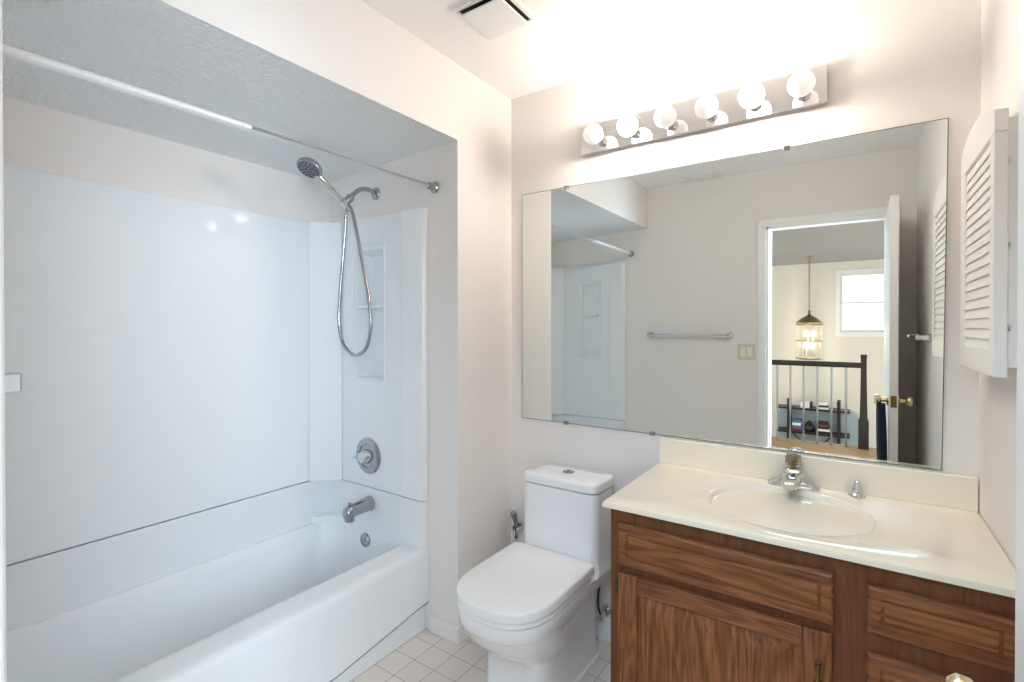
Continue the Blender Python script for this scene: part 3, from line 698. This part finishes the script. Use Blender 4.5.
obj('dark_opening', boxb(0.325, 0.555, DY + 0.035, DY + 0.105, H - 0.0025, H - 0.0003), M['dark'], reg)

# ------------------------------------------------------------------ louvered cabinet on the right wall
lc = thing('medicine_cabinet', 'white louvered medicine cabinet on the wall right of the mirror', 'cabinet', (WX, -0.32, 1.23))
fy0, fy1, fz0 = -0.528, -0.114, 1.229
xa, xb = 1.620, 1.643
obj('cabinet_box', boxb(xb + 0.0005, WX - 0.0005, fy0 + 0.010, fy1 - 0.010, 1.250, 1.782), M['shutter'], lc, bevel=0.002)
ly0, ly1, lz0, lz1 = fy0 + 0.040, fy1 - 0.060, 1.288, 1.752
b = NB()
box(b, xa, xb, fy0, ly0, fz0, lz1); box(b, xa, xb, ly1, fy1, fz0, lz1); box(b, xa, xb, ly0, ly1, fz0, lz0)
arc = [(fy0, lz1), (fy1, lz1), (fy1, 1.785), (fy1 - 0.010, 1.803), (fy1 - 0.035, 1.823), (fy1 - 0.075, 1.836), (fy1 - 0.13, 1.845), (fy1 - 0.207, 1.847), (fy0 + 0.13, 1.841), (fy0 + 0.08, 1.828), (fy0 + 0.04, 1.812), (fy0 + 0.012, 1.803), (fy0, 1.800)]
prism(b, arc, 'x', xa, xb)
ld = obj('louver_door', b, M['shutter'], lc, bevel=0.0025)
b = NB(); ns = 19; st = (lz1 - lz0) / ns
for i in range(ns):
    z = lz0 + st * (i + 0.5)
    prism(b, [(xa + 0.0025, z - st * 0.60), (xa + 0.0055, z - st * 0.62), (xa + 0.0105, z + st * 0.52), (xa + 0.0078, z + st * 0.54)], 'y', ly0 - 0.002, ly1 + 0.002)
obj('louver_slats', b, M['shutter'], ld)
for z in (1.335, 1.51, 1.69):
    obj('hinge', boxb(xb - 0.003, xb + 0.004, fy0 + 0.005, fy0 + 0.0095, z - 0.006, z + 0.006), M['dchrome'], ld)

# ------------------------------------------------------------------ door-wall and right-wall fittings (seen in the mirror)
def towel_bar(label, p0, p1, nrm):
    """square-sectioned bar between two square posts; p0, p1 wall points, nrm into the room"""
    p0, p1, nrm = Vector(p0), Vector(p1), Vector(nrm); t = thing('towel_bar', label, 'towel bar', tuple((p0 + p1) / 2))
    d = (p1 - p0).normalized(); up = Vector((0, 0, 1))
    def sq(c, h, g): return [c + d * (x * h) + up * (z * g) for x, z in ((-1, -0.8), (-0.8, -1), (0.8, -1), (1, -0.8), (1, 0.8), (0.8, 1), (-0.8, 1), (-1, 0.8))]
    def sn(c, h, g): return [c + nrm * (x * h) + up * (z * g) for x, z in ((-1, -0.7), (-0.7, -1), (0.7, -1), (1, -0.7), (1, 0.7), (0.7, 1), (-0.7, 1), (-1, 0.7))]
    off = nrm * 0.049
    b = NB(); loft(b, [sn(p0 + off, 0.006, 0.0085), sn(p1 + off, 0.006, 0.0085)]); obj('bar', b, M['chrome'], t)
    for p in (p0, p1):
        b = NB(); loft(b, [sq(p + nrm * k, h, h) for k, h in ((0.0005, 0.020), (0.006, 0.020), (0.010, 0.0125), (0.034, 0.0108), (0.059, 0.0112), (0.061, 0.0095))]); obj('post', b, M['chrome'], t)
towel_bar('chrome towel bar on the plain wall left of the doorway, in the mirror', (0.035, DY, 1.2765), (0.620, DY, 1.2765), (0, 1, 0))
towel_bar('chrome towel bar behind the open door, under the louvered cabinet reflection', (WX, -1.66, 1.285), (WX, -1.16, 1.285), (-1, 0, 0))
sw_ = thing('light_switch', 'ivory double rocker light switch plate beside the doorway casing', 'light switch', (0.733, DY, 1.16))
obj('plate', boxb(0.676, 0.790, DY + 0.0003, DY + 0.006, 1.103, 1.217), M['ivory'], sw_, bevel=0.003)
for x in (0.710, 0.756):
    b = NB(); prism(b, [(DY + 0.006, 1.127), (DY + 0.009, 1.127), (DY + 0.0075, 1.160), (DY + 0.012, 1.193), (DY + 0.006, 1.193)], 'x', x - 0.0165, x + 0.0165)
    obj('rocker', b, M['paper'], sw_, label='paler rocker')
# made-up navy strip below the door knob for a remnant of someone's leg
b = NB(); R_ = []
nz = 14
for i in range(nz + 1):
    t = i / nz; z = kz + 0.012 - t * 0.44; w = 0.019 + 0.004 * math.sin(3 * t); cxx = dx0 - 0.034 + 0.010 * t
    yo = ky + 0.002 * math.sin(9 * t)
    R_.append([(cxx + w * math.cos(2 * PI * k / 20), yo + (0.036 + 0.006 * math.cos(6 * PI * k / 20) + 0.014 * t) * math.sin(2 * PI * k / 20), z) for k in range(20)])
R_ = R_[1:]
cl = NB(); loft(cl, R_)
tag(obj('trouser_leg_strip', cl, M['navy'], None, smooth=60, origin=(dx0 - 0.034, ky, kz - 0.45)), 'narrow dark navy trouser leg remnant below the door knob, in the mirror', 'trouser leg')

# ------------------------------------------------------------------ landing beyond the doorway (seen in the mirror)
HX0, HX1 = -2.6, 3.6; LZ = -1.35
struct('floor_landing', boxb(HX0, HX1, EDGE, DO, -0.2, 0.0), M['planks'])
struct('floor_lower', boxb(HX0, HX1, HY, EDGE, LZ - 0.1, LZ), M['carpet'])
struct('wall_stairwell', boxb(HX0, HX1, EDGE, EDGE + 0.1, LZ, -0.2), M['hallwall'])
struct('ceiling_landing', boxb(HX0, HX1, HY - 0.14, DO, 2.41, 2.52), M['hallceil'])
wx0, wx1, wz0, wz1 = 1.15, 1.76, 1.26, 2.21
b = NB(); y0, y1 = HY - 0.14, HY
box(b, HX0, wx0, y0, y1, LZ, 2.41); box(b, wx1, HX1, y0, y1, LZ, 2.41); box(b, wx0, wx1, y0, y1, LZ, wz0); box(b, wx0, wx1, y0, y1, wz1, 2.41)
struct('wall_far', b, M['hallwall'])
struct('wall_landing', boxb(HX0, -1.0, DO, DO + 0.1, 0, 2.41), M['hallwall'])
# window
win = obj('window_1', (lambda bm: (box(bm, wx0 - 0.06, wx0, HY, HY + 0.018, wz0 - 0.08, wz1 + 0.06), box(bm, wx1, wx1 + 0.06, HY, HY + 0.018, wz0 - 0.08, wz1 + 0.06), box(bm, wx0, wx1, HY, HY + 0.018, wz1, wz1 + 0.06), box(bm, wx0, wx1, HY, HY + 0.018, wz0 - 0.08, wz0), bm)[-1])(NB()), M['trim'])
win['kind'] = 'structure'
b = NB(); ya, yb = HY - 0.09, HY - 0.05
for zz0, zz1, o_ in ((wz0, (wz0 + wz1) / 2 + 0.015, 0.0), ((wz0 + wz1) / 2 - 0.015, wz1, -0.03)):
    box(b, wx0, wx0 + 0.03, ya + o_, yb + o_, zz0, zz1); box(b, wx1 - 0.03, wx1, ya + o_, yb + o_, zz0, zz1); box(b, wx0 + 0.03, wx1 - 0.03, ya + o_, yb + o_, zz0, zz0 + 0.03); box(b, wx0 + 0.03, wx1 - 0.03, ya + o_, yb + o_, zz1 - 0.03, zz1)
obj('sash', b, M['trim'], win)
b = NB(); box(b, wx0 + 0.03, wx1 - 0.03, HY - 0.072, HY - 0.068, wz0 + 0.03, (wz0 + wz1) / 2 - 0.015); box(b, wx0 + 0.03, wx1 - 0.03, HY - 0.102, HY - 0.098, (wz0 + wz1) / 2 + 0.015, wz1 - 0.03)
m = mat('window_glass', (1, 1, 1), 0.0, Transmission_Weight=1.0, IOR=1.01); obj('pane', b, m, win)
# railing
RY = -4.72
rl = thing('landing_railing', 'dark wooden stair railing with thin grey balusters, in the mirror', 'railing', (0.9, RY, 0))
b = NB(); prism(b, rrect(RY - 0.03, RY + 0.03, 0.885, 0.945, 0.015, 4), 'x', -0.45, 1.42); obj('handrail', b, M['dwood'], rl, smooth=40)
b = NB(); ns_ = [(0, 0.048), (0.30, 0.048), (0.34, 0.036), (0.50, 0.032), (0.84, 0.027), (0.99, 0.027), (1.0, 0.030), (1.03, 0.030), (1.035, 0.022)]
secs = [[(1.445 + sx * h, RY + sy * h, z) for sx, sy in ((-1, -1), (1, -1), (1, 1), (-1, 1))] for z, h in ns_]
loft(b, secs); obj('newel_post', b, M['dwood'], rl, bevel=0.003)
for i in range(13):
    x = 1.285 - 0.1365 * i
    if x > -0.4:
        b = NB(); tube(b, [(x, RY, 0.0), (x, RY, 0.45), (x, RY, 0.89)], 0.013, 8); obj('baluster', b, M['steel'], rl, smooth=60)
# lantern
LP = Vector((0.79, -6.75, 2.41))
ln = thing('pendant_lantern', 'lit brass pendant lantern with glass panels hanging on a chain over the stairs', 'pendant light', tuple(LP))
b = NB(); lathe(b, LP, (0, 0, -1), [(0.0003, 0.06), (0.012, 0.058), (0.022, 0.03), (0.028, 0.012)]); obj('canopy', b, M['agedbrass'], ln, smooth=40)
b = NB(); z = LP.z - 0.027; k = 0
while z > 1.58:
    ax = Vector((1, 0, 0)) if k % 2 else Vector((0, 1, 0))
    pts = [LP + Vector((0, 0, z - LP.z - 0.021)) + ax * (0.011 * math.cos(a)) + Vector((0, 0, 0.021 * math.sin(a))) for a in [2 * PI * i / 12 for i in range(13)]]
    tube(b, pts, 0.0042, 6); z -= 0.034; k += 1
obj('chain', b, M['agedbrass'], ln, smooth=60)
b = NB(); lathe(b, (LP.x, LP.y, 1.585), (0, 0, -1), [(0, 0.006), (0.012, 0.012), (0.022, 0.034), (0.032, 0.012), (0.045, 0.014), (0.058, 0.030), (0.068, 0.016), (0.075, 0.04), (0.10, 0.085), (0.15, 0.150), (0.175, 0.176), (0.20, 0.178)], n=12); obj('cap', b, M['agedbrass'], ln, smooth=20)
for z0 in (1.372, 1.13, 0.86):
    b = NB(); tube(b, [(LP.x + 0.172 * math.cos(a), LP.y + 0.172 * math.sin(a), z0) for a in [2 * PI * i / 12 for i in range(13)]], 0.008, 8); obj('hoop', b, M['agedbrass'], ln, smooth=60)
for i in range(12):
    a = 2 * PI * i / 12; a2 = 2 * PI * (i + 1) / 12
    p, q2 = Vector((LP.x + 0.170 * math.cos(a), LP.y + 0.170 * math.sin(a), 0)), Vector((LP.x + 0.170 * math.cos(a2), LP.y + 0.170 * math.sin(a2), 0))
    e = (q2 - p) * 0.08; nn = Vector(((p + q2).x / 2 - LP.x, (p + q2).y / 2 - LP.y, 0)).normalized() * 0.004
    b = NB(); poly = [p + e, q2 - e, q2 - e + nn, p + e + nn]; prism(b, [(v.x, v.y) for v in poly], 'z', 0.87, 1.365); obj('glass_panel', b, M['lantern_glass'], ln)
for i in range(7):
    a = PI / 4 + PI / 2 * i; c = Vector((LP.x + 0.065 * math.cos(a), LP.y + 0.065 * math.sin(a), 1.02)) if i < 4 else Vector((LP.x + 0.055 * math.cos(2.1 * i), LP.y + 0.055 * math.sin(2.1 * i), 1.20))
    b = NB(); lathe(b, c - Vector((0, 0, 0.10)), (0, 0, 1), [(0, 0.012), (0.10, 0.012)], n=12); cs = obj('candle_sleeve', b, M['paper'], ln, smooth=40)
    b = NB(); lathe(b, c, (0, 0, 1), [(0, 0.010), (0.015, 0.018), (0.035, 0.020), (0.06, 0.012), (0.085, 0.003)], n=16); obj('flame_bulb', b, M['candle'], cs, smooth=60)
# shelf unit, sofa and the things on it
shl = thing('shelf_unit', 'black metal shelf unit on the lower level beyond the railing', 'shelf', (0.79, -7.5, LZ))
for x in (0.457, 1.149):
    for y in (-7.40, -7.66):
        obj('upright', boxb(x - 0.022, x + 0.022, y - 0.015, y + 0.015, LZ, 0.155), M['black'], shl)
for z in (0.015, -0.375, -0.80):
    obj('shelf_board', boxb(0.277, 1.297, -7.69, -7.37, z - 0.028, z), M['dwood'], shl, bevel=0.003)
b = NB(); tube(b, spline([(0.52, -7.40, -0.40), (0.62, -7.40, -0.50), (0.79, -7.40, -0.55), (0.96, -7.40, -0.50), (1.06, -7.40, -0.40)]), 0.010, 8); obj('curved_brace', b, M['black'], shl, smooth=60)
sofa = thing('sofa', 'pale blue grey sofa back behind the black shelf unit', 'sofa', (0.75, -7.7, LZ))
b = NB(); prism(b, rrect(0.25, 1.42, LZ + 0.05, 0.0, 0.16, 8), 'y', -7.83, -7.71); obj('sofa_back', b, M['sofa'], sofa, smooth=40, bevel=0.02)
b = NB(); box(b, 0.25, 1.42, -7.71, -7.705, LZ + 0.1, LZ + 0.40); obj('sofa_base', b, M['sofa'], sofa)
def item(name, bm, m, label, cat, org, grp=None): return tag(obj(name, bm, m, None, bevel=0.004, origin=org), label, cat, grp)
bk = thing('storage_box', 'white box with dark lid side on the upper shelf, nearer the lantern', 'box', (0.70, -7.5, 0.015))
obj('carton', boxb(0.62, 0.755, -7.60, -7.42, 0.0153, 0.105), M['paper'], bk, bevel=0.004); obj('lid', boxb(0.755, 0.79, -7.60, -7.42, 0.0153, 0.112), M['black'], bk)
for i, (m, w, lab) in enumerate(((M['paper'], 0.14, 'white book lying at the bottom of the upper shelf stack'), (M['black'], 0.135, 'dark book in the middle of the upper shelf stack'), (M['paper'], 0.125, 'white book on top of the upper shelf stack'))):
    z = 0.0153 + i * 0.032; item('book', boxb(0.875, 0.875 + w, -7.60, -7.42, z, z + 0.0315), m, lab, 'book', (0.9, -7.5, z), 'books stacked on the upper shelf')
for i, (m, w, lab) in enumerate(((M['redb'], 0.16, 'dark red book at the bottom of the blue stack'), (M['blue'], 0.15, 'lower blue book in the stack on the lower shelf'), (M['paper'], 0.13, 'thin white book between two blue books'), (M['blue'], 0.14, 'blue book on top of the lower shelf stack'))):
    z = -0.3747 + i * 0.046; item('book', boxb(0.50 + 0.004 * i, 0.50 + w, -7.60, -7.42, z, z + 0.0455), m, lab, 'book', (0.55, -7.5, z), 'books with blue covers on the lower shelf')
for i, (m, w, lab) in enumerate(((M['black'], 0.16, 'black book at the bottom of the black and white stack'), (M['paper'], 0.165, 'white book between black books on the lower shelf'), (M['black'], 0.155, 'black book above the white book on the lower shelf'), (M['redb'], 0.15, 'dark red book near the top of the black and white stack'), (M['black'], 0.14, 'black book topping the black and white stack'))):
    z = -0.3747 + i * 0.036; item('book', boxb(0.87, 0.87 + w, -7.60, -7.42, z, z + 0.0355), m, lab, 'book', (0.95, -7.5, z), 'black and white books on the lower shelf')
jr = thing('dark_jar', 'dark rounded jar between the two book stacks on the lower shelf', 'jar', (0.745, -7.5, -0.375))
b = NB(); lathe(b, (0.745, -7.5, -0.3747), (0, 0, 1), [(0, 0.045), (0.02, 0.07), (0.07, 0.08), (0.11, 0.06), (0.13, 0.035), (0.15, 0.04)]); obj('body', b, M['black'], jr, smooth=40)
b = NB(); lathe(b, (0.745, -7.5, -0.2247), (0, 0, 1), [(0, 0.043), (0.01, 0.043), (0.02, 0.015), (0.035, 0.015)]); obj('lid', b, M['black'], jr, smooth=40)
